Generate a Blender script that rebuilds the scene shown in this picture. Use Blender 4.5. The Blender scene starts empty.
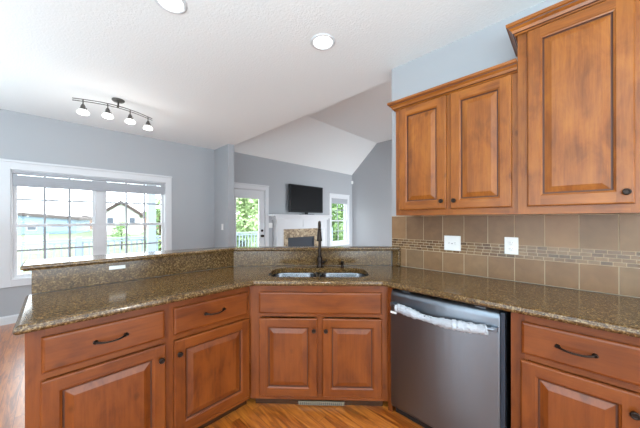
import bpy, bmesh, math, random
from mathutils import Vector, Matrix
random.seed(7)
PI = math.pi
C = bpy.context.scene.collection
scn = bpy.context.scene

# ------------------------------------------------------------------ camera
F, TH, H = 258.92, 0.7736, 1.3441
cam_data = bpy.data.cameras.new('camera')
cam = bpy.data.objects.new('camera', cam_data)
C.objects.link(cam)
cam_data.sensor_width = 36.0
cam_data.sensor_fit = 'HORIZONTAL'
cam_data.lens = F / 640 * 36.0
cam_data.shift_y = 5.3 / 640
cam_data.clip_start = 0.02
cam_data.clip_end = 400
cam.matrix_world = (Matrix.Translation((0, 0, H)) @ Matrix.Rotation(TH - PI/2, 4, 'Z')
                    @ Matrix.Rotation(PI/2, 4, 'X') @ Matrix.Rotation(-0.002, 4, 'Z'))
scn.camera = cam

# ------------------------------------------------------------------ world, sun, added fill lamps, exposure
w = bpy.data.worlds.new('sky'); scn.world = w; w.use_nodes = True
wn = w.node_tree; wn.nodes.clear()
wo = wn.nodes.new('ShaderNodeOutputWorld'); wb = wn.nodes.new('ShaderNodeBackground')
wb.inputs[0].default_value = (0.84, 0.94, 1.0, 1); wb.inputs[1].default_value = 6.5
wn.links.new(wb.outputs[0], wo.inputs[0])
sd = bpy.data.lights.new('sun', 'SUN'); sd.energy = 3.5; sd.angle = math.radians(2); sd.color = (1, .96, .9)
so = bpy.data.objects.new('sun', sd); C.objects.link(so)
so.rotation_euler = (math.radians(-12), math.radians(38), 0)
def area(name, loc, rot, sx, sy, e, col=(1, 1, 1), spread=PI):
    l = bpy.data.lights.new(name, 'AREA'); l.shape = 'RECTANGLE'; l.size = sx; l.size_y = sy; l.energy = e; l.color = col
    o = bpy.data.objects.new(name, l); C.objects.link(o); o.location = loc; o.rotation_euler = rot; l.spread = spread; return o
area('fill_kitchen', (-1.0, -1.0, 1.3), (PI, 0, 0), 1.6, 1.6, 185, (.63, .88, 1))  # unseen upward fill lamp, added to brighten the kitchen ceiling
area('fill_nook', (-1.7, 3.4, 1.2), (PI, 0, 0), 1.2, 1.6, 55, (.70, .89, 1))  # added fill lamp out of view, lifts the nook ceiling
area('fill_living', (4.4, .2, 2.0), (PI, 0, 0), 2.0, 2.0, 18, (.76, .91, 1))  # added upward fill lamp for the living room
area('living_window_fill', (4.7, -2.7, 1.0), (math.radians(84), 0, math.radians(-16)), 1.9, 1.6, 88, (.85, .94, 1), math.radians(60))  # lamp added at an unseen opening to brighten the far wall
scn.view_settings.view_transform = 'Standard'
scn.view_settings.look = 'None'
scn.view_settings.exposure = 0.04
scn.view_settings.gamma = 1.0
scn.view_settings.use_curve_mapping = False

# ------------------------------------------------------------------ materials
def srgb(r, g, b):
    f = lambda c: (c/255/12.92) if c/255 <= .04045 else ((c/255+.055)/1.055)**2.4
    return (f(r), f(g), f(b), 1)

class N:
    def __init__(s, name):
        s.m = bpy.data.materials.new(name); s.m.use_nodes = True
        s.t = s.m.node_tree; s.b = s.t.nodes['Principled BSDF']
    def n(s, typ, **k):
        x = s.t.nodes.new(typ)
        for a, v in k.items():
            if isinstance(v, tuple) and a.startswith('i_'): pass
            setattr(x, a, v)
        return x
    def l(s, a, b): s.t.links.new(a, b)
    def coord(s, scale=(1, 1, 1), rot=(0, 0, 0), rnd=False):
        tc = s.n('ShaderNodeTexCoord'); mp = s.n('ShaderNodeMapping')
        mp.inputs['Scale'].default_value = scale; mp.inputs['Rotation'].default_value = rot
        s.l(tc.outputs['Object'], mp.inputs['Vector'])
        if rnd:
            oi = s.n('ShaderNodeObjectInfo'); mu = s.n('ShaderNodeMath', operation='MULTIPLY')
            mu.inputs[1].default_value = 37.0
            s.l(oi.outputs['Random'], mu.inputs[0])
            cx = s.n('ShaderNodeCombineXYZ')
            for i in range(3): s.l(mu.outputs[0], cx.inputs[i])
            s.l(cx.outputs[0], mp.inputs['Location'])
        return mp.outputs[0]
    def noise(s, vec, scale, detail=4, rough=.5, dist=0):
        x = s.n('ShaderNodeTexNoise'); s.l(vec, x.inputs['Vector'])
        x.inputs['Scale'].default_value = scale; x.inputs['Detail'].default_value = detail
        x.inputs['Roughness'].default_value = rough; x.inputs['Distortion'].default_value = dist
        return x.outputs['Fac']
    def ramp(s, fac, stops):
        x = s.n('ShaderNodeValToRGB'); s.l(fac, x.inputs[0]); e = x.color_ramp.elements
        while len(e) < len(stops): e.new(.5)
        for q, (p, c) in zip(e, stops): q.position = p; q.color = c
        return x.outputs[0]
    def mix(s, fac, a, b, mode='MIX'):
        x = s.n('ShaderNodeMix', data_type='RGBA', blend_type=mode)
        if isinstance(fac, float): x.inputs[0].default_value = fac
        else: s.l(fac, x.inputs[0])
        for i, v in ((6, a), (7, b)):
            if isinstance(v, tuple): x.inputs[i].default_value = v
            else: s.l(v, x.inputs[i])
        return x.outputs[2]
    def base(s, col, tint=None):
        if tint: col = s.mix(1.0, col, (*tint, 1), 'MULTIPLY')
        s.l(col, s.b.inputs['Base Color'])
    def bump(s, fac, strength=.2, dist=.002):
        x = s.n('ShaderNodeBump'); x.inputs['Strength'].default_value = strength
        x.inputs['Distance'].default_value = dist
        s.l(fac, x.inputs['Height']); s.l(x.outputs[0], s.b.inputs['Normal'])

def plain(name, col, rough=.5, metal=0, spec=None):
    x = N(name)
    x.b.inputs['Base Color'].default_value = col
    x.b.inputs['Roughness'].default_value = rough
    x.b.inputs['Metallic'].default_value = metal
    return x.m

def wood(name, axis, tint=(.78, .66, .33), dark=1.0, lo=(92, 46, 18), mid=(154, 92, 44), hi=(190, 126, 68), rough=.32):
    x = N(name)
    sc = [9.0, 9.0, 9.0]; sc[axis] = 1.0
    v = x.coord(tuple(sc), rnd=True)
    g = x.noise(v, 2.2, 6, .6, .5)
    sc2 = [60.0, 60.0, 60.0]; sc2[axis] = 3.0
    f = x.noise(x.coord(tuple(sc2), rnd=True), 2.0, 4, .6)
    sc3 = [5.5, 5.5, 5.5]; sc3[axis] = 2.4
    bl = x.noise(x.coord(tuple(sc3), rnd=True), 1.5, 5, .6, .8)
    d = lambda c: tuple(q*dark for q in srgb(*c)[:3]) + (1,)
    col = x.ramp(g, [(.25, d(lo)), (.5, d(mid)), (.78, d(hi))])
    col = x.mix(.35, col, x.ramp(f, [(.3, d(lo)), (.7, d(hi))]))
    col = x.mix(.38, col, x.ramp(bl, [(.34, d(lo)), (.48, d(mid)), (.66, d(hi))]))
    # scattered knots
    sk = [7.0, 7.0, 7.0]; sk[axis] = 4.5
    vo = x.n('ShaderNodeTexVoronoi'); x.l(x.coord(tuple(sk), rnd=True), vo.inputs['Vector']); vo.inputs['Scale'].default_value = 1.0
    kn = x.ramp(vo.outputs['Distance'], [(.05, (.55, .55, .55, 1)), (.13, (0, 0, 0, 1))])
    kc = x.n('ShaderNodeRGBToBW'); x.l(kn, kc.inputs[0])
    col = x.mix(kc.outputs[0], col, d((84, 44, 20)))
    x.base(col, tint)
    x.b.inputs['Roughness'].default_value = rough
    x.b.inputs['Specular IOR Level'].default_value = .4
    x.bump(f, .06, .001)
    return x.m

M = {}
M['wood_v'] = wood('maple_vertical', 2)
M['wood_h'] = wood('maple_horizontal', 0)
M['wood_y'] = wood('maple_crown', 1)
M['glaze'] = plain('dark_glaze', srgb(74, 34, 13), .45)
M['bwood_v'] = wood('base_maple_shaded_v', 2, (.74, .61, .42), .67, (98, 44, 16), (158, 86, 36), (184, 108, 50), .3)  # same maple, darkened in colour for the shade below the counter
M['bwood_h'] = wood('base_maple_shaded_h', 0, (.74, .61, .42), .67, (98, 44, 16), (158, 86, 36), (184, 108, 50), .3)
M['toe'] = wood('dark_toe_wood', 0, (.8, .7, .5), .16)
M['white'] = plain('white_trim', srgb(214, 215, 218), .4)
M['plate'] = plain('white_plastic', srgb(232, 232, 230), .35)
M['slot'] = plain('dark_slot', srgb(70, 66, 62), .5)
M['bronze'] = plain('dark_bronze', srgb(46, 38, 34), .28, .85)
M['nickel'] = plain('brushed_track_metal', srgb(105, 103, 100), .4, .7)
M['black'] = plain('black_plastic', srgb(16, 16, 18), .35)
M['screen'] = plain('tv_screen', srgb(14, 15, 17), .12)
M['firebox'] = plain('firebox', srgb(52, 56, 64), .5)
M['dwside'] = plain('dark_steel_side', srgb(52, 60, 72), .35, .6)
M['brick'] = plain('house_brick', srgb(150, 120, 105), .9)
M['bark'] = plain('bark', srgb(90, 75, 60), .9)

x = N('wall_paint'); x.b.inputs['Base Color'].default_value = srgb(170, 172, 176); x.b.inputs['Roughness'].default_value = .6
x.bump(x.noise(x.coord(), 160, 2), .05, .001); M['wall'] = x.m
x = N('ceiling_paint'); x.b.inputs['Base Color'].default_value = srgb(236, 238, 238); x.b.inputs['Roughness'].default_value = .9
nz = x.noise(x.coord(), 62, 3, .6)
x.bump(nz, .6, .005); M['ceiling'] = x.m

# granite
x = N('granite'); v = x.coord()
a = x.noise(v, 98, 4, .75); b_ = x.noise(v, 36, 4, .7, .6); c_ = x.noise(v, 170, 2, .6)
col = x.ramp(b_, [(.3, srgb(52, 36, 22)), (.45, srgb(92, 68, 42)), (.6, srgb(118, 92, 58)), (.75, srgb(140, 118, 84))])
col = x.mix(.6, col, x.ramp(a, [(.40, srgb(14, 8, 4)), (.47, srgb(84, 62, 38)), (.54, srgb(126, 100, 64)), (.61, srgb(214, 196, 156))]))
col = x.mix(.25, col, x.ramp(c_, [(.4, srgb(24, 16, 10)), (.65, srgb(160, 136, 98))]))
x.base(col, (.72, .61, .46)); x.b.inputs['Roughness'].default_value = .16
M['granite'] = x.m

# tiles: every tile its own tone
def tile(name, cols, nscale, rough):
    x = N(name); g = x.n('ShaderNodeNewGeometry')
    col = x.ramp(g.outputs['Random Per Island'], [(i/(len(cols)-1), srgb(*c)) for i, c in enumerate(cols)])
    n_ = x.noise(x.coord(), nscale, 5, .6, .4)
    col = x.mix(.3, col, x.ramp(n_, [(.3, srgb(98, 78, 58)), (.7, srgb(160, 134, 106))]))
    x.base(col, (.84, .72, .58)); x.b.inputs['Roughness'].default_value = rough
    x.bump(n_, .1, .002)
    return x.m
M['tile'] = tile('stone_tile', [(118, 92, 68), (142, 112, 82), (126, 108, 88), (160, 128, 96)], 14, .4)
M['mosaic'] = tile('mosaic_tile', [(46, 30, 18), (100, 70, 44), (128, 104, 76), (146, 122, 94), (70, 50, 34)], 30, .25)
M['grout'] = plain('grout', srgb(196, 176, 148), .9)

# floor planks along Y
x = N('oak_floor')
v = x.coord((1, 1, 1), (0, 0, PI/2))
br = x.n('ShaderNodeTexBrick'); x.l(v, br.inputs['Vector'])
br.inputs['Color1'].default_value = (0, 0, 0, 1); br.inputs['Color2'].default_value = (1, 1, 1, 1)
br.inputs['Mortar'].default_value = (.5, .5, .5, 1)
br.inputs['Scale'].default_value = 1; br.inputs['Brick Width'].default_value = 1.1
br.inputs['Row Height'].default_value = .083; br.inputs['Mortar Size'].default_value = .0012
br.offset = .37
sv = x.n('ShaderNodeSeparateColor'); x.l(br.outputs['Color'], sv.inputs[0])
add = x.n('ShaderNodeVectorMath', operation='MULTIPLY_ADD')
tc = x.n('ShaderNodeTexCoord'); x.l(br.outputs['Color'], add.inputs[0]); add.inputs[1].default_value = (9, 5, 3)
mp = x.n('ShaderNodeMapping'); mp.inputs['Scale'].default_value = (11, 1.1, 1); x.l(tc.outputs['Object'], mp.inputs['Vector'])
x.l(mp.outputs[0], add.inputs[2])
g = x.noise(add.outputs[0], 2.6, 7, .65, 1.2)
col = x.ramp(g, [(.32, srgb(70, 26, 6)), (.44, srgb(140, 70, 22)), (.54, srgb(190, 112, 44)), (.7, srgb(216, 144, 66))])
col = x.mix(.3, col, x.ramp(sv.outputs[0], [(0, srgb(140, 72, 28)), (1, srgb(204, 134, 66))]))
col = x.mix(br.outputs['Fac'], col, srgb(110, 56, 20))
x.base(col, (.9, .8, .55)); x.b.inputs['Roughness'].default_value = .36; x.b.inputs['Coat Weight'].default_value = 1; x.b.inputs['Coat Roughness'].default_value = .28
x.bump(g, .05, .001)
M['floor'] = x.m

# stainless
def steel(name, c, rough, sc, bs=.3):
    x = N(name); x.b.inputs['Metallic'].default_value = 1
    x.b.inputs['Base Color'].default_value = c
    n_ = x.noise(x.coord(sc), 3, 3, .5)
    mr = x.n('ShaderNodeMapRange'); x.l(n_, mr.inputs[0]); mr.inputs[3].default_value = rough-.06; mr.inputs[4].default_value = rough+.08
    x.l(mr.outputs[0], x.b.inputs['Roughness'])
    x.bump(n_, bs, .004)
    return x.m
M['steel'] = steel('brushed_steel', srgb(120, 127, 136), .38, (9, 9, .35))
M['sink'] = steel('sink_steel', srgb(122, 124, 128), .22, (20, 20, 20))
x = N('crinkled_wrap'); x.b.inputs['Base Color'].default_value = srgb(196, 200, 208); x.b.inputs['Roughness'].default_value = .35
x.bump(x.noise(x.coord((1, 1, 1)), 120, 4, .7, 1), 1.0, .01); M['wrap'] = x.m

x = N('hearth_mosaic'); v = x.coord()
vo = x.n('ShaderNodeTexVoronoi'); x.l(v, vo.inputs['Vector']); vo.inputs['Scale'].default_value = 22
s_ = x.n('ShaderNodeSeparateColor'); x.l(vo.outputs['Color'], s_.inputs[0])
x.l(x.ramp(s_.outputs[0], [(0, srgb(122, 104, 84)), (.5, srgb(160, 140, 114)), (1, srgb(196, 178, 150))]), x.b.inputs['Base Color'])
x.b.inputs['Roughness'].default_value = .4; M['hearth'] = x.m

def emis(name, col, st):
    x = N(name); x.b.inputs['Base Color'].default_value = (.9, .9, .9, 1)
    x.b.inputs['Emission Color'].default_value = col; x.b.inputs['Emission Strength'].default_value = st
    return x.m
M['lamp'] = emis('lamp_glow', (1, .97, .92, 1), 6)
M['shade'] = emis('frosted_shade', (1, .98, .95, 1), 1.6)

x = N('window_glass'); x.t.nodes.remove(x.b)
out = [q for q in x.t.nodes if q.type == 'OUTPUT_MATERIAL'][0]
tr = x.n('ShaderNodeBsdfTransparent'); gl = x.n('ShaderNodeBsdfGlossy'); gl.inputs['Roughness'].default_value = .02
lw = x.n('ShaderNodeLayerWeight'); lw.inputs[0].default_value = .5; pw = x.n('ShaderNodeMath', operation='POWER'); pw.inputs[1].default_value = 4; x.l(lw.outputs['Facing'], pw.inputs[0]); fr = x.n('ShaderNodeMath', operation='MULTIPLY_ADD'); x.l(pw.outputs[0], fr.inputs[0]); fr.inputs[1].default_value = .3; fr.inputs[2].default_value = .02; ms = x.n('ShaderNodeMixShader')
x.l(fr.outputs[0], ms.inputs[0]); x.l(tr.outputs[0], ms.inputs[1]); x.l(gl.outputs[0], ms.inputs[2]); x.l(ms.outputs[0], out.inputs[0])
M['glass'] = x.m

def noisy(name, stops, scale, rough=.9):
    x = N(name); x.l(x.ramp(x.noise(x.coord(), scale, 4), stops), x.b.inputs['Base Color']); x.b.inputs['Roughness'].default_value = rough
    return x.m
M['grass'] = noisy('grass', [(.3, srgb(78, 94, 66)), (.7, srgb(104, 116, 84))], 3)
M['deck'] = noisy('deck_boards', [(.3, srgb(170, 165, 155)), (.7, srgb(196, 190, 180))], 5)
M['rail'] = plain('pale_blue_railing', srgb(146, 160, 174), .6)
M['siding'] = plain('pale_siding', srgb(205, 205, 200), .8)
M['bsiding'] = plain('blue_siding', srgb(128, 150, 170), .8)
M['roof'] = plain('roof_shingle', srgb(72, 60, 56), .9)
M['dglass'] = plain('house_window_glass', srgb(60, 70, 84), .1)
M['blind'] = plain('blind_fabric', srgb(172, 174, 180), .7)
def leafm(name, a, b):
    x = N(name); g = x.n('ShaderNodeNewGeometry')
    x.l(x.ramp(g.outputs['Random Per Island'], [(0, srgb(*a)), (1, srgb(*b))]), x.b.inputs['Base Color'])
    x.b.inputs['Roughness'].default_value = .6
    return x.m
M['leaf'] = leafm('leaf_green', (84, 122, 66), (150, 180, 112))
M['leaf2'] = leafm('leaf_pale', (140, 168, 108), (200, 216, 166))

# ------------------------------------------------------------------ helpers
class MB:
    def __init__(s): s.bm = bmesh.new(); s.mi = 0
    def _f(s, vs, sm=False):
        try: f = s.bm.faces.new(vs)
        except ValueError: return None
        f.material_index = s.mi; f.smooth = sm; return f
    def quad(s, *pts, mi=None):
        f = s._f([s.bm.verts.new(p) for p in pts])
        if mi is not None: f.material_index = mi
        return s
    def box(s, x0, x1, y0, y1, z0, z1, bev=0, mi=None):
        if x0 > x1: x0, x1 = x1, x0
        if y0 > y1: y0, y1 = y1, y0
        if mi is not None: s.mi = mi
        if bev <= 0:
            v = [s.bm.verts.new((x, y, z)) for z in (z0, z1) for y in (y0, y1) for x in (x0, x1)]
            for q in ((0, 2, 3, 1), (4, 5, 7, 6), (0, 1, 5, 4), (2, 6, 7, 3), (0, 4, 6, 2), (1, 3, 7, 5)):
                s._f([v[i] for i in q])
        else:
            r = bmesh.ops.create_cube(s.bm, size=1)
            vs = r['verts']
            for v in vs:
                v.co = Vector(((x0+x1)/2+v.co.x*(x1-x0), (y0+y1)/2+v.co.y*(y1-y0), (z0+z1)/2+v.co.z*(z1-z0)))
            es = list({e for v in vs for e in v.link_edges})
            fs = set(f for v in vs for f in v.link_faces)
            r2 = bmesh.ops.bevel(s.bm, geom=es, offset=bev, segments=2, affect='EDGES', profile=.6)
            for f in set(r2['faces']) | {f for f in fs if f.is_valid}: f.material_index = s.mi
        return s
    def prism(s, pts, z0, z1):
        a = [s.bm.verts.new((p[0], p[1], z0)) for p in pts]; b = [s.bm.verts.new((p[0], p[1], z1)) for p in pts]
        n = len(pts); s._f(list(reversed(a))); s._f(b)
        for i in range(n): s._f([a[i], a[(i+1) % n], b[(i+1) % n], b[i]])
        return s
    def lathe(s, prof, c=(0, 0, 0), axis='Z', n=24, ang=None):
        # prof: (r, h) pairs; axis: direction of h
        R = {'Z': Matrix.Identity(3), '-Y': Matrix.Rotation(PI/2, 3, 'X'), 'X': Matrix.Rotation(PI/2, 3, 'Y'), '-Z': Matrix.Rotation(PI, 3, 'X')}[axis] if isinstance(axis, str) else axis
        rings = []
        for r, h in prof:
            rings.append([s.bm.verts.new(Vector(c) + R @ Vector((r*math.cos(2*PI*k/n), r*math.sin(2*PI*k/n), h))) for k in range(n)])
        for a, b in zip(rings, rings[1:]):
            for k in range(n): s._f([a[k], a[(k+1) % n], b[(k+1) % n], b[k]], True)
        s._f(list(reversed(rings[0]))); s._f(rings[-1])
        return s
    def tube(s, pts, rad, n=12, caps=True):
        P = [Vector(p) for p in pts]; rads = rad if isinstance(rad, (list, tuple)) else [rad]*len(P)
        prev = None; up = None
        for i, p in enumerate(P):
            t = (P[min(i+1, len(P)-1)] - P[max(i-1, 0)]).normalized()
            if up is None:
                up = Vector((0, 0, 1)) if abs(t.z) < .9 else Vector((1, 0, 0))
            u = (up - t*up.dot(t)).normalized(); up = u; v = t.cross(u)
            ring = [s.bm.verts.new(p + (u*math.cos(2*PI*k/n) + v*math.sin(2*PI*k/n))*rads[i]) for k in range(n)]
            if prev:
                for k in range(n): s._f([prev[k], prev[(k+1) % n], ring[(k+1) % n], ring[k]], True)
            elif caps: s._f(list(reversed(ring)))
            prev = ring
        if caps: s._f(prev)
        return s
    def build(s, name, mats, parent=None, origin=True):
        bmesh.ops.recalc_face_normals(s.bm, faces=s.bm.faces)
        me = bpy.data.meshes.new(name)
        off = Vector((0, 0, 0))
        if origin and parent is None:
            xs = [v.co for v in s.bm.verts]
            off = Vector(((min(v.x for v in xs)+max(v.x for v in xs))/2, (min(v.y for v in xs)+max(v.y for v in xs))/2, min(v.z for v in xs)))
            for v in s.bm.verts: v.co -= off
        s.bm.to_mesh(me); s.bm.free()
        for m in (mats if isinstance(mats, (list, tuple)) else [mats]): me.materials.append(M[m])
        o = bpy.data.objects.new(name, me); C.objects.link(o); o.location = off
        if parent: o.parent = parent
        return o

def tag(o, label=None, cat=None, group=None, kind=None):
    if label: o['label'] = label
    if cat: o['category'] = cat
    if group: o['group'] = group
    if kind: o['kind'] = kind
    return o
def struct(o): o['kind'] = 'structure'; return o
def thing(name, loc, rz, label, cat, group=None):
    o = bpy.data.objects.new(name, None); C.objects.link(o); o.location = loc; o.rotation_euler = (0, 0, rz)
    o.empty_display_size = .1
    return tag(o, label, cat, group)
def copy_tree(o, parent=None):
    c = o.copy(); C.objects.link(c)
    if parent: c.parent = parent
    for ch in list(o.children): copy_tree(ch, c)
    return c

def offset_poly(pts, d):
    """offset a CCW closed polygon inwards by d"""
    n = len(pts); out = []
    for i in range(n):
        p0, p1, p2 = Vector(pts[i-1]), Vector(pts[i]), Vector(pts[(i+1) % n])
        e1 = (p1-p0).normalized(); e2 = (p2-p1).normalized()
        n1 = Vector((-e1.y, e1.x)); n2 = Vector((-e2.y, e2.x))
        b = (n1+n2); b = b / max(1e-6, (1+n1.dot(n2)))
        out.append(tuple(p1 + b*d))
    return out

def slab(pts, rings, hole=None):
    """stone slab: rings = [(inset, z)...] from the top down; optional hole loop"""
    m = MB(); bm = m.bm; R = []
    for ins, z in rings:
        R.append([bm.verts.new((p[0], p[1], z)) for p in offset_poly(pts, ins)])
    n = len(pts)
    for a, b in zip(R, R[1:]):
        for i in range(n): m._f([a[i], b[i], b[(i+1) % n], a[(i+1) % n]])
    def cap(ring, z, hl):
        es = [bm.edges.get((ring[i], ring[(i+1) % n])) or bm.edges.new((ring[i], ring[(i+1) % n])) for i in range(n)]
        hv = None
        if hl:
            hv = [bm.verts.new((p[0], p[1], z)) for p in hl]
            es += [bm.edges.new((hv[i], hv[(i+1) % len(hv)])) for i in range(len(hv))]
        bmesh.ops.triangle_fill(bm, use_beauty=True, use_dissolve=False, edges=es)
        return hv
    h0 = cap(R[0], rings[0][1], hole); h1 = cap(R[-1], rings[-1][1], hole)
    if hole:
        k = len(hole)
        for i in range(k): m._f([h0[i], h0[(i+1) % k], h1[(i+1) % k], h1[i]])
    return m

def sweep(path, prof, dark=()):
    """sweep an (out, z) profile along an open XY path; out = right-hand side of travel; mitred"""
    m = MB(); P = [Vector(p) for p in path]; rings = []
    for i, p in enumerate(P):
        ds = []
        if i > 0: ds.append((P[i]-P[i-1]).normalized())
        if i < len(P)-1: ds.append((P[i+1]-P[i]).normalized())
        ns = [Vector((d.y, -d.x)) for d in ds]
        b = ns[0] if len(ns) == 1 else (ns[0]+ns[1])/(1+ns[0].dot(ns[1]))
        rings.append([m.bm.verts.new((p.x+b.x*o, p.y+b.y*o, z)) for o, z in prof])
    n = len(prof)
    for a, b in zip(rings, rings[1:]):
        for k in range(n):
            f = m._f([a[k], a[(k+1) % n], b[(k+1) % n], b[k]])
            if k in dark: f.material_index = 1
    m._f(rings[0]); m._f(list(reversed(rings[-1])))
    return m

# ------------------------------------------------------------------ room shell
XW, XW2 = 2.227, 2.39        # kitchen wall, both faces
YB = 5.22                    # window and fireplace wall
XF = 6.86                    # living room far wall
XL, YR = -2.6, -2.8
ZC = 2.76
struct(MB().box(XL-.15, XF+.15, YR-.15, YB+.15, -.12, 0).build('floor', 'floor'))
m = MB()
m.box(XL-.15, XW2, YR-.15, YB+.02, ZC, ZC+.15)
# vault: slope from the back wall, then level
def quadslab(m, pts, up=(0, 0, .12)):
    a = [m.bm.verts.new(p) for p in pts]; b = [m.bm.verts.new(Vector(p)+Vector(up)) for p in pts]
    n = len(pts); m._f(a); m._f(list(reversed(b)))
    for i in range(n): m._f([a[i], b[i], b[(i+1) % n], a[(i+1) % n]])
quadslab(m, [(XW2, YB, 2.80), (XF+.1, YB, 2.80), (XF+.1, 4.27, 3.66), (XW2, 4.27, 3.66)], (0, .1, .12))
quadslab(m, [(XW2, 4.27, 3.66), (XF+.1, 4.27, 3.66), (XF+.1, YR-.1, 3.66), (XW2, YR-.1, 3.66)])
struct(m.build('ceiling', 'ceiling'))

def wall_with_holes(name, a0, a1, z0, z1, holes, mk):
    """wall along axis a between a0..a1; holes (a,b,za,zb); mk(a0,a1,z0,z1,mb)"""
    m = MB(); xs = sorted({a0, a1, *[h[0] for h in holes], *[h[1] for h in holes]})
    for p, q in zip(xs, xs[1:]):
        hs = sorted([h for h in holes if h[0] <= p+1e-6 and h[1] >= q-1e-6], key=lambda h: h[2])
        z = z0
        for h in hs:
            if h[2] > z: mk(m, p, q, z, h[2])
            z = h[3]
        if z < z1: mk(m, p, q, z, z1)
    return struct(m.build(name, 'wall'))
W1 = (-.40, 1.385, .57, 2.0)      # kitchen nook window opening
D1 = (2.60, 3.49, .0, 2.03)
W2 = (5.83, 6.60, .62, 2.0)
wall_with_holes('wall_back', XL-.15, XF+.15, -.1, 2.9, [W1, D1, W2], lambda m, p, q, a, b: m.box(p, q, YB, YB+.15, a, b))
wall_with_holes('wall_left', YR-.15, YB, 0, ZC, [(-1.6, 1.4, .3, 2.2)], lambda m, p, q, a, b: m.box(XL-.15, XL, p, q, a, b))  # unseen opening added to let light in
wall_with_holes('wall_rear', XL, XF, 0, 3.66, [(-1.9, 1.5, .1, 2.3), (3.7, 5.7, .1, 1.9)], lambda m, p, q, a, b: m.box(p, q, YR-.15, YR, a, b))  # both openings are unseen, added for the light
wall_with_holes('wall_far', YR, YB, 0, 3.7, [], lambda m, p, q, a, b: m.box(XF, XF+.15, p, q, a, b))
struct(MB().box(XW, XW2, YR, 1.224, 0, ZC).build('wall_right', 'wall'))
struct(MB().box(XW2-.12, XW2, YR, YB, ZC+.15, 3.66).build('wall_header', 'wall'))
struct(MB().box(2.27, XW2, 4.62, YB, 0, ZC).build('wall_divider', 'wall'))
# half wall carrying the raised bar
KS = 3.40
struct(MB().prism([(-.095, 2.266), (1.163, 2.266), (2.226, 1.203), (2.226, 1.223), (2.226, 1.255), (1.18, 2.30), (-.095, 2.33)], 0, 1.0555).build('wall_half', 'wall'))
# baseboards
bp = [(0, 0), (.016, 0), (.016, .085), (.010, .10), (.004, .106), (0, .106)]
struct(sweep([(2.269, YB-.001), (XL, YB-.001)][::-1], bp).build('baseboard_back', 'white'))
struct(sweep([(XW2+.001, 4.619), (2.269, 4.619)][::-1], bp).build('baseboard_divider', 'white'))
struct(sweep([(XF-.001, YB), (XF-.001, YR)], bp).build('baseboard_far', 'white'))

def casing(x0, x1, z0, z1, w=.095, sill=True, y=YB):
    m = MB(); d = .02
    m.box(x0-w, x0, y-d, y, z0-(w if sill else 0), z1+w, .004)
    m.box(x1, x1+w, y-d, y, z0-(w if sill else 0), z1+w, .004)
    m.box(x0-.001, x1+.001, y-d, y, z1, z1+w, .004)
    m.box(x0-w-.006, x1+w+.006, y-d-.012, y, z1+w, z1+w+.03, .004)
    if sill:
        m.box(x0-.001, x1+.001, y-d, y, z0-w, z0, .004)
    # jamb lining
    m.box(x0, x0+.012, y-.001, y+.13, z0, z1); m.box(x1-.012, x1, y-.001, y+.13, z0, z1)
    m.box(x0, x1, y-.001, y+.13, z1-.012, z1)
    if sill: m.box(x0, x1, y-.001, y+.13, z0, z0+.012)
    return m
def sash(m, x0, x1, z0, z1, y, cols, rows, st=.038, th=.03, mun=.024):
    m.mi = 0
    m.box(x0, x0+st, y, y+th, z0, z1); m.box(x1-st, x1, y, y+th, z0, z1)
    m.box(x0+st, x1-st, y, y+th, z0, z0+st); m.box(x0+st, x1-st, y, y+th, z1-st, z1)
    m.mi = 1
    for i in range(1, cols):
        cx = x0+st+(x1-x0-2*st)*i/cols; m.box(cx-mun/2, cx+mun/2, y+.008, y+th-.008, z0+st, z1-st)
    for i in range(1, rows):
        cz = z0+st+(z1-z0-2*st)*i/rows; m.box(x0+st, x1-st, y+.009, y+th-.009, cz-mun/2, cz+mun/2)
M['muntin'] = plain('window_muntin', srgb(160, 163, 168), .5)  # grey puts the backlit shade of white muntins into their colour

# window 1: two double-hung units
win = casing(*W1[:2], *W1[2:]).build('window_1', 'white'); struct(win)
def child(m, name, mats, par):
    """build world-space geometry as a child of par"""
    o = m.build(name, mats, par); o.matrix_parent_inverse = Matrix.Translation(-par.location) if par.rotation_euler.z == 0 else par.matrix_world.inverted(); return o
child(MB().box(.44, .535, YB+.0365, YB+.12, W1[2], W1[3]), 'mullion', 'white', win)
for (a, b) in ((W1[0]+.012, .44), (.535, W1[1]-.012)):
    m = MB(); sash(m, a, b, 1.25, W1[3]-.012, YB+.075, 3, 2); sash(m, a, b, W1[2]+.012, 1.285, YB+.04, 3, 2)
    s = child(m, 'sash', ['white', 'muntin'], win)
    g = MB(); g.box(a+.03, b-.03, YB+.088, YB+.091, 1.28, W1[3]-.04); g.box(a+.03, b-.03, YB+.053, YB+.056, W1[2]+.04, 1.26)
    child(g, 'pane', 'glass', win)
# pleated blinds drawn up
m = MB()
m.box(W1[0]+.016, W1[1]-.016, YB-.02, YB+.035, 1.952, 1.984, .004)
for k in range(9): m.box(W1[0]+.02, W1[1]-.02, YB-.016+(k % 2)*.004, YB+.03-(k % 2)*.004, 1.808+k*.014, 1.821+k*.014)
m.box(W1[0]+.018, W1[1]-.018, YB-.018, YB+.03, 1.786, 1.806, .004)
blind = child(m, 'blind', 'blind', win)

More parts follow.
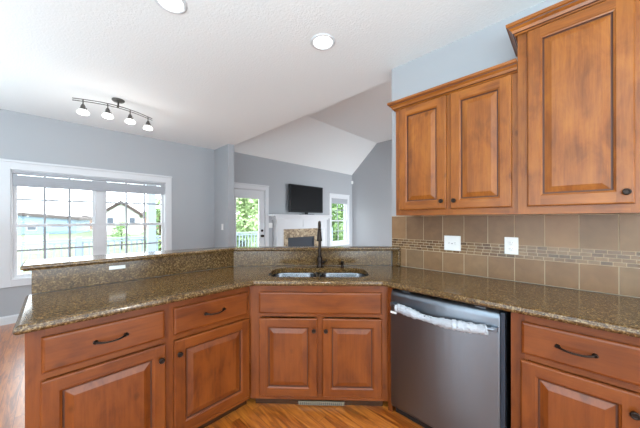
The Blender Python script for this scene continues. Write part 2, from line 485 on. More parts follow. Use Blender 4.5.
# glazed back door
dr = casing(D1[0], D1[1], 0, D1[3], .085, False).build('door_1', 'white'); struct(dr)
x0, x1, gz0, gz1 = 2.745, 3.345, .35, 1.83
m = MB(); y = YB+.03
m.box(D1[0]+.014, x0, y, y+.045, .01, 2.015); m.box(x1, D1[1]-.014, y, y+.045, .01, 2.015)
m.box(x0, x1, y, y+.045, .01, gz0); m.box(x0, x1, y, y+.045, gz1, 2.015)
for a, b, c, d in ((x0-.02, x0+.012, gz0-.02, gz1+.02), (x1-.012, x1+.02, gz0-.02, gz1+.02)): m.box(a, b, y-.01, y, c, d)
m.box(x0, x1, y-.01, y, gz0-.02, gz0+.012); m.box(x0, x1, y-.01, y, gz1-.012, gz1+.02)
leaf = child(m, 'door_leaf', 'white', dr)
child(MB().box(x0, x1, y+.02, y+.024, gz0, gz1), 'pane', 'glass', dr)
child(MB().lathe([(.03, 0), (.03, .012), (.014, .016), (.014, .03), (0.001, .03)], (3.415, y, 1.08), '-Y', 20), 'deadbolt', 'bronze', dr)
child(MB().lathe([(.033, 0), (.033, .008), (.012, .012), (.012, .03), (.027, .042), (.03, .055), (.02, .068), (.001, .07)], (3.415, y, .955), '-Y', 20), 'door_knob', 'bronze', dr)

# window 2
win2 = casing(*W2).build('window_2', 'white'); struct(win2)
m = MB(); sash(m, W2[0]+.012, W2[1]-.012, 1.28, 1.988, YB+.075, 2, 2); sash(m, W2[0]+.012, W2[1]-.012, .632, 1.32, YB+.04, 2, 2)
child(m, 'sash', ['white', 'muntin'], win2)
g = MB(); g.box(W2[0]+.03, W2[1]-.03, YB+.088, YB+.091, 1.31, 1.96); g.box(W2[0]+.03, W2[1]-.03, YB+.053, YB+.056, .66, 1.29)
child(g, 'pane', 'glass', win2)
m = MB(); m.box(W2[0]+.016, W2[1]-.016, YB-.018, YB+.035, 1.945, 1.985, .004)
for k in range(8): m.box(W2[0]+.02, W2[1]-.02, YB-.014+(k % 2)*.004, YB+.03-(k % 2)*.004, 1.828+k*.014, 1.841+k*.014)
child(m, 'blind', 'blind', win2)

# simple frames for the unseen openings added to let light in
for i, (fx, hole) in enumerate((('r', (-1.9, 1.5, .1, 2.3)), ('r', (3.7, 5.7, .1, 1.9)), ('l', (-1.6, 1.4, .3, 2.2)))):
    m = MB(); a, b, z0, z1 = hole; k = 3
    def bx(p, q, r, s_):
        if fx == 'r': m.box(p, q, YR-.1, YR-.04, r, s_)
        else: m.box(XL-.1, XL-.04, p, q, r, s_)
    for j in range(k+1):
        c = a+(b-a-.06)*j/k; bx(c, c+.06, z0, z1)
    bx(a, b, z0, z0+.06); bx(a, b, z1-.06, z1)
    struct(m.build('window_%d' % (3+i), 'white'))

# ------------------------------------------------------------------ cabinetry
def raised_door(name, w, h, par, x, z, pref='', y=0, t=.019, stile=.058):
    """door lying in the local XZ plane, front at y-t, hinged anywhere; origin bottom-left"""
    m = MB(); bm = m.bm
    def ring(i, yy): return [bm.verts.new(p) for p in ((i, yy, i), (w-i, yy, i), (w-i, yy, h-i), (i, yy, h-i))]
    def strip(a, b, mis):
        for k in range(4):
            f = m._f([a[k], a[(k+1) % 4], b[(k+1) % 4], b[k]]); f.material_index = mis[k]
    V, Hh, G = 0, 1, 2
    hv = (Hh, V, Hh, V)
    r0 = ring(0, 0); r1 = ring(0, -t+.006); r2 = ring(.003, -t+.002); r3 = ring(.007, -t)
    m._f(r0).material_index = 0
    strip(r0, r1, hv); strip(r1, r2, hv); strip(r2, r3, hv)
    s = stile; i = .007
    # flat frame: stiles run full height
    for (xa, xb, za, zb, mi) in ((i, s, i, h-i, V), (w-s, w-i, i, h-i, V), (s, w-s, i, s, Hh), (s, w-s, h-s, h-i, Hh)):
        m.quad((xa, -t, za), (xb, -t, za), (xb, -t, zb), (xa, -t, zb), mi=mi)
    q0 = ring(s, -t); q1 = ring(s+.003, -t+.003); q2 = ring(s+.009, -t+.006); q3 = ring(s+.011, -t+.012); q4 = ring(s+.017, -t+.012)
    q5 = ring(s+.044, -t+.003); q6 = ring(s+.047, -t+.002)
    strip(q0, q1, hv); strip(q1, q2, hv); strip(q2, q3, (G,)*4); strip(q3, q4, (G,)*4); strip(q4, q5, (V,)*4); strip(q5, q6, (V,)*4)
    m._f(q6).material_index = V
    o = m.build(name, [pref+'wood_v', pref+'wood_h', 'glaze'], par)
    o.location = (x, y, z)
    return o
def slab_front(name, w, h, par, x, z, pref='', y=0, t=.019):
    m = MB(); bm = m.bm
    def ring(i, yy): return [bm.verts.new(p) for p in ((i, yy, i), (w-i, yy, i), (w-i, yy, h-i), (i, yy, h-i))]
    R = [ring(0, 0), ring(0, -t+.008), ring(.004, -t+.003), ring(.010, -t+.001), ring(.012, -t)]
    m._f(R[0]); 
    for a, b in zip(R, R[1:]):
        for k in range(4): m._f([a[k], a[(k+1) % 4], b[(k+1) % 4], b[k]])
    m._f(R[-1])
    o = m.build(name, [pref+'wood_h'], par); o.location = (x, y, z)
    return o
def knob(par, x, z, y=-.019):
    o = MB().lathe([(.007, 0), (.006, .006), (.006, .012), (.013, .017), (.0155, .022), (.0145, .026), (.010, .0285), (.009, .027), (.004, .0275), (.001, .0275)], (0, 0, 0), '-Y', 20).build('knob', 'bronze', par)
    o.location = (x, y, z); return o
def pull(par, x, z, y=-.019, L=.118):
    m = MB(); pts = []; rd = []
    for k in range(17):
        u = -1+2*k/16; pts.append((u*L/2, -.004-.024*(1-abs(u)**3.2), -.006*(1-u*u))); rd.append(.0042+.003*abs(u)**6)
    m.tube(pts, rd, 10)
    for sgn in (-1, 1):
        m.lathe([(.010, 0), (.0105, .003), (.007, .006), (.005, .009), (.001, .009)], (sgn*L/2, 0, 0), '-Y', 16)
        m.lathe([(.001, -.002), (.005, 0), (.005, .004), (.001, .006)], (sgn*(L/2+.006), -.006, 0), '-Y', 10)
    o = m.build('pull', 'bronze', par); o.location = (x, y, z); return o

def base_cabinet(loc, rz, width, label, drawer, door, knob_side, depth=.545, group='base cabinets along the counter', z0=.06):
    """drawer=(x0,x1), door=(x0,x1) local"""
    t = thing('base_cabinet', loc, rz, label, 'cabinet', group)
    f = MB(); W = width; ZT = .874
    dx0, dx1 = drawer
    f.mi = 0
    f.box(0, dx0+.012, 0, .019, z0, ZT); f.box(dx1-.012, W, 0, .019, z0, ZT)
    f.mi = 1
    f.box(dx0+.012, dx1-.012, 0, .019, .82, ZT); f.box(dx0+.012, dx1-.012, 0, .019, .645, .69); f.box(dx0+.012, dx1-.012, 0, .019, z0, .11)
    f.build('face_frame', ['bwood_v', 'bwood_h'], t)
    c = MB(); c.box(0, .016, .019, depth, z0, ZT-.001); c.box(W-.016, W, .019, depth, z0, ZT-.001)
    c.box(.016, W-.016, depth-.01, depth, z0, ZT-.001); c.box(.016, W-.016, .019, depth-.01, z0, z0+.016)
    c.build('carcass', ['bwood_v'], t)
    MB().box(0, W, .045, .06, 0, z0).build('toe_kick', ['toe'], t)
    d = slab_front('drawer', dx1-dx0, .157, t, dx0, .676, 'b'); pull(d, (dx1-dx0)/2, .08)
    x0, x1 = door
    o = raised_door('door', x1-x0, .552, t, x0, .09, 'b')
    knob(o, (x1-x0-.026) if knob_side > 0 else .026, .476)
    return t
FY, FX = 1.659, 1.639
base_cabinet((-.09, FY, 0), 0, .545, 'maple base cabinet at the open left end of the peninsula, shade painted into its red-brown', (.048, .522), (.045, .527), 1)
base_cabinet((.455, FY, 0), 0, .52, 'maple base cabinet with a single drawer left of the corner sink cabinet', (.023, .497), (.023, .510), -1)
base_cabinet((FX, .229, 0), -PI/2, .45, 'maple base cabinet with one drawer right of the dishwasher', (.044, .43), (.040, .43), 1)
base_cabinet((FX, -.221, 0), -PI/2, .45, 'maple base cabinet at the far right end of the counter, past the picture edge', (.02, .43), (.02, .43), 1)

# corner sink cabinet
A = Vector((.978, FY)); B = Vector((FX, .935)); dv = (B-A); SW = dv.length; srz = math.atan2(dv.y, dv.x)
t = thing('sink_cabinet', (A.x, A.y, 0), srz, 'angled maple sink cabinet with two doors and false drawer front in the corner', 'cabinet')
f = MB(); z0 = .06
mid = .068+.434
f.mi = 0
f.box(0, .080, 0, .019, z0, .874); f.box(SW-.055, SW, 0, .019, z0, .874); f.box(mid-.03, mid+.03, 0, .019, .1, .66)
f.mi = 1
f.box(.080, SW-.055, 0, .019, .815, .874); f.box(.080, SW-.055, 0, .019, .65, .69); f.box(.080, SW-.055, 0, .019, z0, .11)
f.build('face_frame', ['bwood_v', 'bwood_h'], t)
MB().box(.03, SW-.03, .035, .05, 0, z0).build('toe_kick', ['toe'], t)
MB().box(.05, SW-.05, .019, .5, z0, z0+.016).build('carcass', ['bwood_v'], t)
slab_front('false_drawer_front', .868, .152, t, .068, .676, 'b')
dw = .416
o = raised_door('door', dw, .552, t, .068, .09, 'b'); knob(o, dw-.024, .474)
o = raised_door('door', dw, .552, t, .068+dw+.036, .09, 'b'); knob(o, .024, .474)
# filler next to the dishwasher
o = MB().box(FX, FX+.02, .90, .934, .0, .874).build('filler', ['bwood_v'], t); o.matrix_parent_inverse = (Matrix.Translation((A.x, A.y, 0)) @ Matrix.Rotation(srz, 4, 'Z')).inverted()
# toe-kick heater grille
g = MB(); gw = .33
g.box(-gw/2, gw/2, 0, .010, .006, .034, .002, 0)
g.mi = 1
for k in range(22): g.box(-gw/2+.012+k*(gw-.024)/22, -gw/2+.018+k*(gw-.024)/22, -.0015, .001, .011, .029)
M['vent'] = plain('vent_metal', srgb(128, 118, 100), .45, .4)
o = g.build('floor_register', ['vent', 'slot'], t); o.location = (SW/2+.020, .018, 0); o['label'] = 'tan metal vent grille'

# ------------------------------------------------------------------ counter
SM = (A+Vector((FX, .960)))/2; dv = (Vector((FX, .960))-A); srz = math.atan2(dv.y, dv.x)
def dpt(u, v):   # sink frame: u along the angled face from its middle, v into the corner
    e = dv.normalized(); n = Vector((-e.y, e.x)); p = SM + e*u + n*v
    return (p.x, p.y)
def rrect(u0, u1, v0, v1, r, n=8):
    pts = []
    for cx, cy, a0 in ((u1-r, v0+r, -PI/2), (u1-r, v1-r, 0), (u0+r, v1-r, PI/2), (u0+r, v0+r, PI)):
        for k in range(n+1): a = a0+PI/2*k/n; pts.append((cx+r*math.cos(a), cy+r*math.sin(a)))
    return pts
SU0, SU1, SV0, SV1 = -.385, .40, .075, .43
hole = [dpt(*p) for p in rrect(SU0, SU1, SV0, SV1, .11)]
outline = [(-.119, 1.600), (.972, 1.600), (1.586, .945), (1.586, -.68), (XW-.001, -.68), (XW-.001, 1.172), (1.155, 2.244), (-.119, 2.244)]
R = [(.016, .914), (.009, .912), (.005, .908), (.004, .903), (.001, .901), (0, .896), (0, .890), (.003, .884), (.008, .879), (.014, .876)]
ct = slab(outline, R, hole).build('countertop', 'granite')
tag(ct, 'speckled brown granite countertop wrapping from the peninsula past the sink to the right', 'countertop')

# granite upstand under the bar
up = MB().prism([(-.095, 2.245), (1.1551, 2.245), (2.190, 1.2101), (2.190, 1.2401-.002), (1.1631, 2.265), (-.095, 2.265)], .9145, 1.0555)
tag(up.build('granite_upstand', 'granite'), 'vertical brown granite strip between the sink counter and the raised bar', 'backsplash')
tag(MB().box(2.186, XW-.001, 1.13, 1.20, .9145, 1.0545, .006).build('granite_end_block', 'granite'), 'short granite end block where the raised bar meets the tiled wall', 'trim')
bar = [(-.135, 2.185), (1.13, 2.185), (2.185, 1.130), (2.226, 1.130), (2.226, 1.262), (1.185, 2.302), (1.05, 2.36), (.80, 2.415), (.35, 2.46), (-.135, 2.50)]
RB = [(.010, 1.088), (.004, 1.086), (0, 1.080), (0, 1.072), (.004, 1.066), (.010, 1.064), (.012, 1.056)]
tag(slab(bar, RB).build('bar_top', 'granite'), 'raised brown granite bar top ledge bending around behind the sink', 'bar top')
o = MB().box(.255, .345, 2.236, 2.2445, 1.005, 1.03, .003).build('outlet_strip', 'plate')
tag(o, 'slim pale outlet strip on the granite upstand below the peninsula bar', 'outlet')

# ------------------------------------------------------------------ sink, faucet
t = thing('kitchen_sink', (*dpt(0, .25), .70), srz, 'double-bowl stainless undermount sink in the corner granite counter', 'sink')
def bowl(u0, u1, name):
    m = MB(); bm = m.bm; rings = []
    for ins, z, r in ((-.012, .176, .09), (0, .176, .085), (.004, .165, .08), (.012, .06, .07), (.03, .02, .06), (.07, .005, .04), ((u1-u0)/2-.03, 0, .012)):
        vv0, vv1 = SV0-.004-.25, SV1+.004-.25
        k = min(ins, (vv1-vv0)/2-.03)
        rings.append([bm.verts.new((p[0], p[1], z)) for p in rrect(u0+ins, u1-ins, vv0+k, vv1-k, r, 6)])
    for a, b in zip(rings, rings[1:]):
        n = len(a)
        for i in range(n): m._f([a[i], b[i], b[(i+1) % n], a[(i+1) % n]], True)
    m._f(rings[-1])
    o = m.build(name, 'sink', t)
    d = MB().lathe([(.042, .006), (.04, .009), (.03, .009), (.028, .004), (.001, .004)], ((u0+u1)/2, 0, 0), 'Z', 24).build('drain', 'nickel', o)
    return o
bowl(SU0-.004, -.015, 'bowl'); bowl(.015, SU1+.004, 'bowl')
t = thing('kitchen_faucet', (*dpt(.012, .478), .914), srz, 'dark bronze pull-down faucet standing behind the sink', 'faucet')
MB().lathe([(.031, 0), (.031, .008), (.026, .012), (.023, .02), (.022, .05), (.025, .075), (.022, .085), (.018, .10), (.001, .10)], n=24).build('faucet_base', 'bronze', t)
pts = [(0, 0, .09)]
for k in range(6): pts.append((0, 0, .10+k*.046))
for k in range(1, 13):
    a = PI*k/12*.97; pts.append((0, -.075+.075*math.cos(a), .33+.075*math.sin(a)))
m = MB(); m.tube(pts, .013, 14); m.build('spout', 'bronze', t)
e = pts[-1]
MB().tube([(0, e[1], e[2]+.004), (0, e[1]-.001, e[2]-.02), (0, e[1]-.002, e[2]-.05), (0, e[1]-.003, e[2]-.085), (0, e[1]-.003, e[2]-.09)], [.015, .018, .020, .024, .022], 16).build('spray_head', 'bronze', t)
m = MB(); m.lathe([(.014, 0), (.014, .018), (.009, .024), (.001, .024)], (.017, 0, .045), 'X', 16)
m.tube([(.036, 0, .045), (.05, -.004, .052), (.066, -.008, .064)], [.006, .0055, .007], 10)
m.build('handle', 'bronze', t)
t = thing('soap_dispenser', (*dpt(.215, .478), .914), srz, 'small dark bronze soap dispenser right of the faucet', 'soap dispenser')
MB().lathe([(.019, 0), (.019, .005), (.012, .010), (.010, .03), (.014, .034), (.014, .05), (.010, .056), (.001, .056)], n=20).build('pump', 'bronze', t)
MB().tube([(0, 0, .05), (0, -.02, .054), (0, -.045, .050), (0, -.05, .044)], [.007, .006, .005, .004], 10).build('spout', 'bronze', t)

# ------------------------------------------------------------------ dishwasher
t = thing('dishwasher', (1.632, .895, 0), -PI/2, 'stainless dishwasher built in between sink cabinet and right base cabinet', 'dishwasher')
DW = .650
MB().box(.012, DW-.012, .03, .58, .06, .865).build('tub', 'dwside', t)
m = MB(); bm = m.bm
# door: slightly bowed face with a chamfered top
m.mi = 0
prof = [(.03, .075), (-.028, .075), (-.031, .09), (-.036, .30), (-.038, .50), (-.036, .70), (-.032, .822), (-.030, .835), (-.010, .862), (.03, .865)]
xs = [.006, DW-.020]
rings = [[bm.verts.new((xx, p[0], p[1])) for p in prof] for xx in (.004, .010, DW-.030, DW-.024)]
for i, rg in enumerate(rings):
    if i in (0, 3):
        for v in rg: v.co.y = min(.03, v.co.y+.006)
n = len(prof)
for a, b in zip(rings, rings[1:]):
    for k in range(n-1): m._f([a[k], a[k+1], b[k+1], b[k]], True)
for k in (0, 3): m._f(rings[k])
m.build('door', 'steel', t)
MB().box(DW-.0238, DW-.004, -.026, .03, .07, .862, .003).build('side_trim', 'dwside', t)
MB().box(.01, DW-.01, .03, .05, 0, .058).build('toe_kick', 'black', t)
m = MB(); pts = []; L0, L1 = .03, DW-.045
for k in range(21):
    u = k/20; pts.append((L0+(L1-L0)*u, -.052-.036*math.sin(PI*u), .775-.016*math.sin(PI*u)))
hd = MB(); hd.tube(pts, .011, 12)
for xx in (L0, L1): hd.box(xx-.014, xx+.014, -.062, -.03, .762, .788, .003)
h = hd.build('handle', 'steel', t)
m = MB(); random.seed(3)
P2 = []; R2 = []
NN = 90
for k in range(NN+1):
    u = .05+.90*k/NN; mid_ = math.exp(-((u-.42)/.10)**2)
    P2.append((L0+(L1-L0)*u+random.uniform(-.001, .001), -.052-.036*math.sin(PI*u), .768-.016*math.sin(PI*u)+random.uniform(-.0015, .0015)))
    R2.append((.025+random.uniform(-.003, .004))*(1-.33*mid_) if 0 < k < NN else .014)
m.tube(P2, R2, 20)
for v in m.bm.verts: v.co += Vector((random.uniform(-1, 1), random.uniform(-1, 1), random.uniform(-1, 1)))*.003
o = m.build('handle_cover', 'wrap', h); o['label'] = 'crinkled white protective wrap'
for xx in (.085, DW-.14):
    MB().box(xx, xx+.05, -.02, .012, .862, .8675, .001).build('mounting_bracket', 'steel', t)
MB().box(.006, .05, -.0375, -.0335, .708, .722, .0).build('badge', 'plate', t)

# ------------------------------------------------------------------ tiled backsplash
m = MB(); y0, y1 = -.70, 1.222; gx = XW-.006
m.box(gx, XW-.001, y0, y1, .9145, 1.372, mi=0)
JT = [-.027+.158*k for k in range(-5, 9)]
edges = [y for y in JT if y0 < y < y1]; edges = [y0]+edges+[y1]
m.mi = 1
for a, b in zip(edges, edges[1:]):
    if b-a < .02: continue
    for z0, z1 in ((.916, 1.075), (1.163, 1.371)):
        m.box(XW-.009, gx+.001, a+.0024, b-.0024, z0+.0015, z1-.0024)
m.mi = 2
rows = 4; rh = (1.163-1.075)/rows
random.seed(11)
for r in range(rows):
    y = y0 - random.uniform(0, .03)
    while y < y1:
        wd = .052 if r % 2 else .05
        a, b = max(y, y0)+.0018, min(y+wd, y1)-.0018
        if b-a > .006: m.box(XW-.0088, gx+.001, a, b, 1.075+r*rh+.0017, 1.075+(r+1)*rh-.0017)
        y += wd
bs = m.build('tile_backsplash', ['grout', 'tile', 'mosaic'])
tag(bs, 'tan stone tile backsplash with a small mosaic band on the right wall', 'backsplash')

def plate(loc, rz, name, label, cat, kind, w=.075, h=.117, group=None):
    t = thing(name, loc, rz, label, cat, group)
    MB().box(-w/2, w/2, -.006, 0, -h/2, h/2, .002).build('cover_plate', 'plate', t)
    if kind == 'outlet':
        for s in (-1, 1):
            r = MB(); r.lathe([(.0165, 0), (.0165, .002), (.0155, .0025), (.001, .0025)], (0, -.0055, s*.020), '-Y', 20)
            rr = r.build('socket', 'plate', t)
            q = MB(); q.box(-.0075, -.0055, -.0088, -.0078, s*.02-.003, s*.02+.005); q.box(.0055, .0075, -.0088, -.0078, s*.02-.003, s*.02+.005); q.box(-.002, .002, -.0088, -.0078, s*.02-.010, s*.02-.006)
            q.build('slots', 'slot', rr)
    elif kind == 'gfci_h':
        MB().box(-.034, .034, -.009, -.005, -.0165, .0165, .0015).build('socket', 'plate', t)
        q = MB()
        for s in (-1, 1):
            q.box(s*.022-.006, s*.022+.004, -.0098, -.0088, .004, .006); q.box(s*.022-.006, s*.022+.004, -.0098, -.0088, -.006, -.004)
        q.box(-.006, .006, -.0105, -.0088, -.006, -.001)
        q.build('slots', 'slot', t)
    elif kind == 'switch':
        MB().box(-.016, .016, -.009, -.005, -.033, .033, .0015).build('rocker', 'plate', t)
    elif kind == 'switch2':
        for s in (-1, 1): MB().box(s*.023-.016, s*.023+.016, -.009, -.005, -.033, .033, .0015).build('rocker', 'plate', t)
    return t
plate((XW-.0095, .688, 1.152), -PI/2, 'wall_outlet', 'wide white two-gang outlet plate on the tiles nearest the corner', 'outlet', 'gfci_h', .122, .117)
plate((XW-.0095, .306, 1.158), -PI/2, 'wall_outlet', 'upright white duplex outlet on the tiles above the dishwasher', 'outlet', 'outlet', .078, .118)
plate((3.63, YB-.0005, 1.20), 0, 'light_switch', 'white switch plate between the back door and the fireplace', 'switch', 'switch2', .118, .118)
plate((2.2695, 4.86, 1.20), -PI/2, 'light_switch', 'single white switch plate on the short divider wall', 'switch', 'switch', .075, .118)

# ------------------------------------------------------------------ wall cabinets
crown = [(0, 0), (.010, 0), (.014, .006), (.020, .010), (.026, .024), (.038, .036), (.040, .042), (.048, .046), (.050, .062), (0, .062)]
def wall_cabinet(loc, width, zt, z0, doors, label, knobs, depth, crown_path, crown_z):
    t = thing('wall_cabinet', loc, -PI/2, label, 'cabinet', 'wall cabinets over the counter')
    hgt = zt-z0
    c = MB(); c.box(0, .016, .019, depth, 0, hgt); c.box(width-.016, width, .019, depth, 0, hgt)
    c.box(.016, width-.016, .019, depth, 0, .016); c.box(.016, width-.016, .019, depth, hgt-.016, hgt); c.box(.016, width-.016, depth-.008, depth, .016, hgt-.016)
    c.build('carcass', ['wood_v'], t)
    f = MB(); xs = [0]+[v for d in doors for v in d]+[width]
    f.mi = 0
    for a, b in zip(xs[0::2], xs[1::2]): f.box(max(0, a-.012), min(width, b+.012), 0, .019, 0, hgt)
    f.mi = 1
    for a, b in doors: f.box(a+.012, b-.012, 0, .019, 0, .05); f.box(a+.012, b-.012, 0, .019, hgt-.03, hgt)
    f.build('face_frame', ['wood_v', 'wood_h'], t)
    for (a, b), ks in zip(doors, knobs):
        o = raised_door('door', b-a, hgt-.012-.043, t, a, .043, '')
        knob(o, (b-a-.028) if ks > 0 else .028, .055)
    cr = sweep(crown_path, crown, (2, 5)).build('crown_molding', ['wood_h', 'glaze'], t)
    cr.location = (0, 0, crown_z-z0)
    return t
wall_cabinet((1.919, 1.018, 1.372), .786, 2.222, 1.372, [(.033, .387), (.413, .757)],
             'two-door maple wall cabinet nearest the open end of the wall', (1, -1), XW-1.919-.001,
             [(-.001, XW-1.919-.002), (-.001, -.001), (.785, -.001)], 2.213)
wall_cabinet((1.899, .2305, 1.372), .50, 2.425, 1.372, [(.044, .438)],
             'taller single-door maple wall cabinet at the right edge', (1,), XW-1.899-.001,
             [(-.001, XW-1.899-.002), (-.001, -.001), (.502, -.001)], 2.418)

# ------------------------------------------------------------------ fireplace and television
t = thing('fireplace', (4.78, YB, 0), 0, 'white mantel fireplace with tan mosaic tile surround on the back wall', 'fireplace')
X0 = 4.78
FYf = -.17
m = MB()
def bxp(mm, a, b, c, d, e, f, bev=.0): mm.box(a-X0, b-X0, c, d, e, f, bev)
TL, TR, TT = 3.90, 5.23, 1.10
m = MB(); bxp(m, 3.70, TL, FYf, -.001, 0, 1.335); bxp(m, TR, 5.45, FYf, -.001, 0, 1.335); bxp(m, TL, TR, FYf, -.001, TT, 1.335)
# pilaster panels and frieze beads
for a, b in ((3.70, TL), (TR, 5.45)):
    bxp(m, a+.03, a+.045, FYf-.012, FYf, .2, 1.10); bxp(m, b-.045, b-.03, FYf-.012, FYf, .2, 1.10); bxp(m, a-.012, b+.012, FYf-.02, FYf, 0, .16)
bxp(m, TL+.03, TR-.03, FYf-.010, FYf, 1.12, 1.135); bxp(m, TL+.03, TR-.03, FYf-.010, FYf, 1.29, 1.305)
bxp(m, (TL+TR)/2-.035, (TL+TR)/2+.035, FYf-.016, FYf, 1.14, 1.335)
m.build('surround', 'white', t)
m = MB(); bxp(m, 3.66, 5.49, FYf-.03, -.001, 1.33, 1.37, .006); bxp(m, 3.63, 5.52, FYf-.055, -.001, 1.37, 1.42, .008); bxp(m, 3.53, 5.59, FYf-.10, -.001, 1.42, 1.465, .008); m.build('mantel_shelf', 'white', t)
FL, FR, FT = 4.06, 4.98, .885
m = MB(); bxp(m, TL, FL, FYf+.03, -.001, 0, TT); bxp(m, FR, TR, FYf+.03, -.001, 0, TT); bxp(m, FL, FR, FYf+.03, -.001, FT, TT); m.build('tile_surround', 'hearth', t)
m = MB(); bxp(m, FL, FR, FYf+.07, -.001, 0, FT); bxp(m, FL, FL+.03, FYf+.04, FYf+.07, 0, FT); bxp(m, FR-.03, FR, FYf+.04, FYf+.07, 0, FT); bxp(m, FL, FR, FYf+.04, FYf+.07, FT-.04, FT)
m.build('firebox', 'firebox', t)
t = thing('television', (4.70, YB-.13, 1.465), 0, 'black flat-screen television standing on the white mantel', 'television')
m = MB(); m.box(-.20, .20, -.09, .09, 0, .014, .004); m.build('stand_base', 'black', t)
MB().box(-.045, .045, -.012, .02, .014, .08, .003).build('stand_neck', 'black', t)
TW = .60
m = MB(); m.box(-TW, TW, -.03, .022, .06, .775, .008); m.box(-TW*.7, TW*.7, .022, .05, .15, .62, .01); m.build('casing', 'black', t)
MB().box(-TW+.03, TW-.03, -.033, -.0302, .105, .745).build('screen', 'screen', t)
t = tag(MB().box(-.03, .03, -.045, 0, 0, .10, .012).build('motion_sensor', 'plate'), 'small white motion sensor high in the corner of the living room', 'sensor')
t.location = (XF-.035, YB-.035, 2.50); t.rotation_euler = (0, 0, -PI/4)

# ------------------------------------------------------------------ ceiling lights
def can(x, y, label):
    t = thing('recessed_light', (x, y, ZC), 0, label, 'ceiling light', 'recessed ceiling lights')
    MB().lathe([(.098, -.001), (.098, -.004), (.088, -.010), (.076, -.008), (.074, -.002), (.074, -.001)], n=40).build('trim_ring', 'white', t)
    MB().lathe([(.073, -.002), (.06, -.006), (.001, -.007)], n=32).build('lens', 'lamp', t)
    l = bpy.data.lights.new('can_bulb', 'SPOT'); l.energy = 14; l.color = (1, .98, .95); l.spot_size = math.radians(140); l.spot_blend = .8; l.shadow_soft_size = .06
    o = bpy.data.objects.new('can_bulb', l); C.objects.link(o); o.location = (0, 0, -.03); o.parent = t
    return t
can(1.497, 1.425, 'recessed ceiling light nearer the wall cabinets')
can(.527, 1.868, 'recessed ceiling light cut by the top edge of the picture')
for x, y in ((.3, -.6), (-1.2, .6), (-1.2, -1.3), (1.2, -1.5)): can(x, y, 'added recessed ceiling light behind the viewpoint')  # unseen lamps, added for the light they give

t = thing('track_light', (.525, 3.84, ZC), 0, 'four-head curved track light over the breakfast nook', 'ceiling light')
MB().lathe([(.062, -.001), (.062, -.012), (.052, -.022), (.02, -.026), (.001, -.026)], n=28).build('canopy', 'nickel', t)
RZ = -.10
def rail_y(u): return -.13*math.cos(u*PI/2)+.085     # gentle bow
def rail_pt(u, off=0): return Vector((u*.38-.01, rail_y(u)+.03*u, RZ+off))
m = MB()
for off in (-.011, .011): m.tube([rail_pt(-1+k/12, off) for k in range(25)], .005, 8)
m.build('rail', 'nickel', t)
MB().tube([(0, 0, -.02), (0, 0, -.06), tuple(rail_pt(0))], [.009, .009, .012], 12).build('stem', 'nickel', t)
for u in (-.78, -.24, .32, .86):
    p = rail_pt(u)
    hd = MB(); hd.tube([(0, 0, .01), (0, 0, -.045)], .006, 10)
    hd.lathe([(.001, -.045), (.014, -.047), (.016, -.06), (.022, -.065), (.022, -.085), (.028, -.092), (.034, -.108), (.030, -.110), (.001, -.110)], n=20)
    for a in (0, 2.1, 4.2): hd.tube([(.024*math.cos(a), .024*math.sin(a), -.09), (.032*math.cos(a), .032*math.sin(a), -.076)], .003, 6)
    ho = hd.build('spot_head', 'nickel', t); ho.location = p
    sh = MB(); sh.lathe([(.030, -.104), (.044, -.115), (.054, -.135), (.050, -.148), (.03, -.155), (.001, -.157)], n=24)
    so_ = sh.build('glass_shade', 'shade', ho)
    l = bpy.data.lights.new('bulb', 'POINT'); l.energy = 2; l.color = (1, .98, .95); l.shadow_soft_size = .05
    lo = bpy.data.objects.new('bulb', l); C.objects.link(lo); lo.location = (0, 0, -.19); lo.parent = ho

# ------------------------------------------------------------------ outside
GZ = -.6
struct(MB().box(-60, 80, 5.5, 120, GZ-.2, GZ).build('ground', 'grass'))
m = MB()
for k in range(26): m.box(-3.2, 9.5, 5.38+k*.12, 5.38+k*.12+.114, -.08, -.05)
m.box(-3.2, 9.5, 5.38, 8.5, GZ, -.081)
tag(m.build('deck', 'deck'), 'pale wooden deck outside the back windows', 'deck')
# railing
t = thing('deck_railing', (3.1, 8.42, -.05), 0, 'pale blue deck railing seen through the windows', 'railing')
m = MB(); m.box(-6.3, 6.3, -.045, .045, .90, .94); m.box(-6.3, 6.3, -.02, .02, .83, .87); m.box(-6.3, 6.3, -.02, .02, .08, .12); m.build('rail', 'rail', t)
for k in range(8): MB().box(-6.3+k*1.8-.05, -6.3+k*1.8+.05, -.05, .05, 0, .99).build('post', 'rail', t)
m = MB()
for k in range(104): m.box(-6.25+k*.12, -6.25+k*.12+.03, -.015, .015, .12, .83)
o = m.build('balusters', 'rail', t); o['kind'] = 'stuff'
# porch post
t = thing('porch_post', (1.80, 8.05, -.05), 0, 'pale blue porch post outside the right half of the window', 'post')
MB().box(-.09, .09, -.09, .09, 0, 3.2, .01).build('shaft', 'rail', t); MB().box(-.12, .12, -.12, .12, 0, .22, .01).build('plinth', 'rail', t)

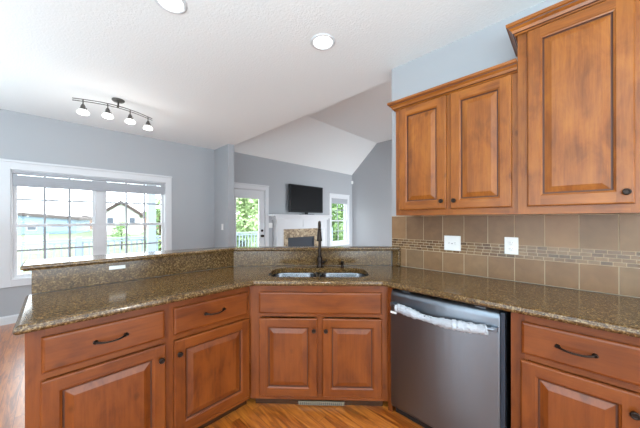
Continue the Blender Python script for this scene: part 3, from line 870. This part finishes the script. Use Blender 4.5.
fw = Vector((math.cos(TH), math.sin(TH), 0)); rt = Vector((math.sin(TH), -math.cos(TH), 0))
def bearing(px, d): return fw*d + rt*((px-320)/F*d)     # a direction from the kitchen out into the yard
def house(px, d, w, dep, eave, ridge, rz, mw, label, wins, gable_brick=False):
    p = bearing(px, d)
    t = thing('house', (p.x, p.y, GZ), rz, label, 'house')
    m = MB(); m.box(-w/2, w/2, 0, dep, 0, eave)
    a = [m.bm.verts.new(q) for q in ((-w/2, 0, eave), (w/2, 0, eave), (0, 0, ridge))]; b = [m.bm.verts.new(q) for q in ((-w/2, dep, eave), (w/2, dep, eave), (0, dep, ridge))]
    m._f(a); m._f(b); m.build('walls', mw, t)
    m = MB(); ov = .4; sl = (ridge-eave)/(w/2)
    for s in (-1, 1):
        quadslab(m, [(0, -ov, ridge+.05), (s*(w/2+ov), -ov, eave-sl*ov+.05), (s*(w/2+ov), dep+ov, eave-sl*ov+.05), (0, dep+ov, ridge+.05)], (0, 0, .36))
    m.build('roof', 'roof', t)
    for (x, z, ww, hh) in wins:
        f = MB().box(x-ww/2-.1, x+ww/2+.1, -.06, .0, z-.1, z+hh+.1).build('window', 'white', t)
        MB().box(x-ww/2, x+ww/2, -.09, -.061, z, z+hh).build('pane', 'dglass', f)
    return t
faz = TH-PI/2+.55
house(121, 34, 4.0, 8, 2.55, 4.05, faz, 'siding', 'white gabled neighbouring house behind the small green tree', [(-1.1, 1.3, .6, .9), (1.2, 1.3, .6, .9)])
house(150, 52, 7, 8, 2.4, 3.4, faz, 'brick', 'low brown brick neighbouring house right of the white gable', [(-1.5, .9, .7, 1.0), (1, .9, .7, 1.0)])
house(84, 52, 6.0, 8, 1.5, 2.4, faz, 'brick', 'low brown brick neighbouring house left of the white gable', [(0, .5, .8, .8)])
house(10, 34, 13, 8, 1.9, 2.6, faz, 'bsiding', 'long pale blue neighbouring house through the left part of the window', [(-4, .6, .8, .8), (-1, .6, .8, .8), (2, .6, .8, .8)])

def leaves(m, c, rad, n, size, rng):
    for _ in range(n):
        while True:
            v = Vector((rng.uniform(-1, 1), rng.uniform(-1, 1), rng.uniform(-1, 1)))
            if v.length <= 1 and v.length > .45: break
        p = Vector(c)+Vector((v.x*rad[0], v.y*rad[1], v.z*rad[2]))
        a = Vector((rng.uniform(-1, 1), rng.uniform(-1, 1), rng.uniform(-1, 1))).normalized(); b = a.orthogonal().normalized()
        s = size*rng.uniform(.6, 1.3)
        m._f([m.bm.verts.new(p+a*s), m.bm.verts.new(p+b*s*.5), m.bm.verts.new(p-a*s), m.bm.verts.new(p-b*s*.5)])
def tree(px, d, hgt, wid, label, mat, n=1500, size=.12, low=.25, seed=1):
    rng = random.Random(seed); p = bearing(px, d)
    t = thing('tree', (p.x, p.y, GZ), 0, label, 'tree', 'trees beyond the deck')
    m = MB(); m.tube([(0, 0, 0), (.05, .02, hgt*.3), (0, .05, hgt*.6), (.04, 0, hgt*.85)], [wid*.06, wid*.05, wid*.035, wid*.012], 10)
    for k in range(7):
        a = k*2.4; z = hgt*(.3+.07*k); m.tube([(0, 0, z), (wid*.2*math.cos(a), wid*.2*math.sin(a), z+hgt*.08), (wid*.36*math.cos(a), wid*.36*math.sin(a), z+hgt*.13)], [wid*.02, wid*.014, wid*.006], 6)
    m.build('trunk', 'bark', t)
    m = MB(); nb = 14
    for k in range(nb):
        z = hgt*(low+(1-low-.12)*k/(nb-1)); taper = 1-.55*abs(k/(nb-1)-.4)
        a = rng.uniform(0, 6.3); r = wid*.26*taper
        leaves(m, (r*math.cos(a), r*math.sin(a), z), (wid*.3*taper, wid*.3*taper, hgt*.13), n//nb, size, rng)
    m.build('foliage', mat, t)
    return t
tree(121, 17, 2.0, 1.1, 'small round green tree in front of the white gabled house', 'leaf', 900, .06, .3, 2)
tree(160, 13, 3.1, 1.5, 'leafy tree right of the pale blue porch post', 'leaf', 1400, .08, .15, 3)
tree(243, 12, 4.6, 2.6, 'pale green tree behind the left part of the back door glass', 'leaf2', 5200, .11, .1, 4)
tree(259, 17, 5.6, 2.6, 'pale green tree behind the right part of the back door glass', 'leaf2', 5200, .11, .1, 5)
tree(333, 15, 4.6, 2.6, 'green tree filling the living room window', 'leaf', 4600, .11, .1, 6)
tree(346, 21, 4.2, 2.6, 'green tree further back behind the living room window', 'leaf', 2400, .1, .1, 8)
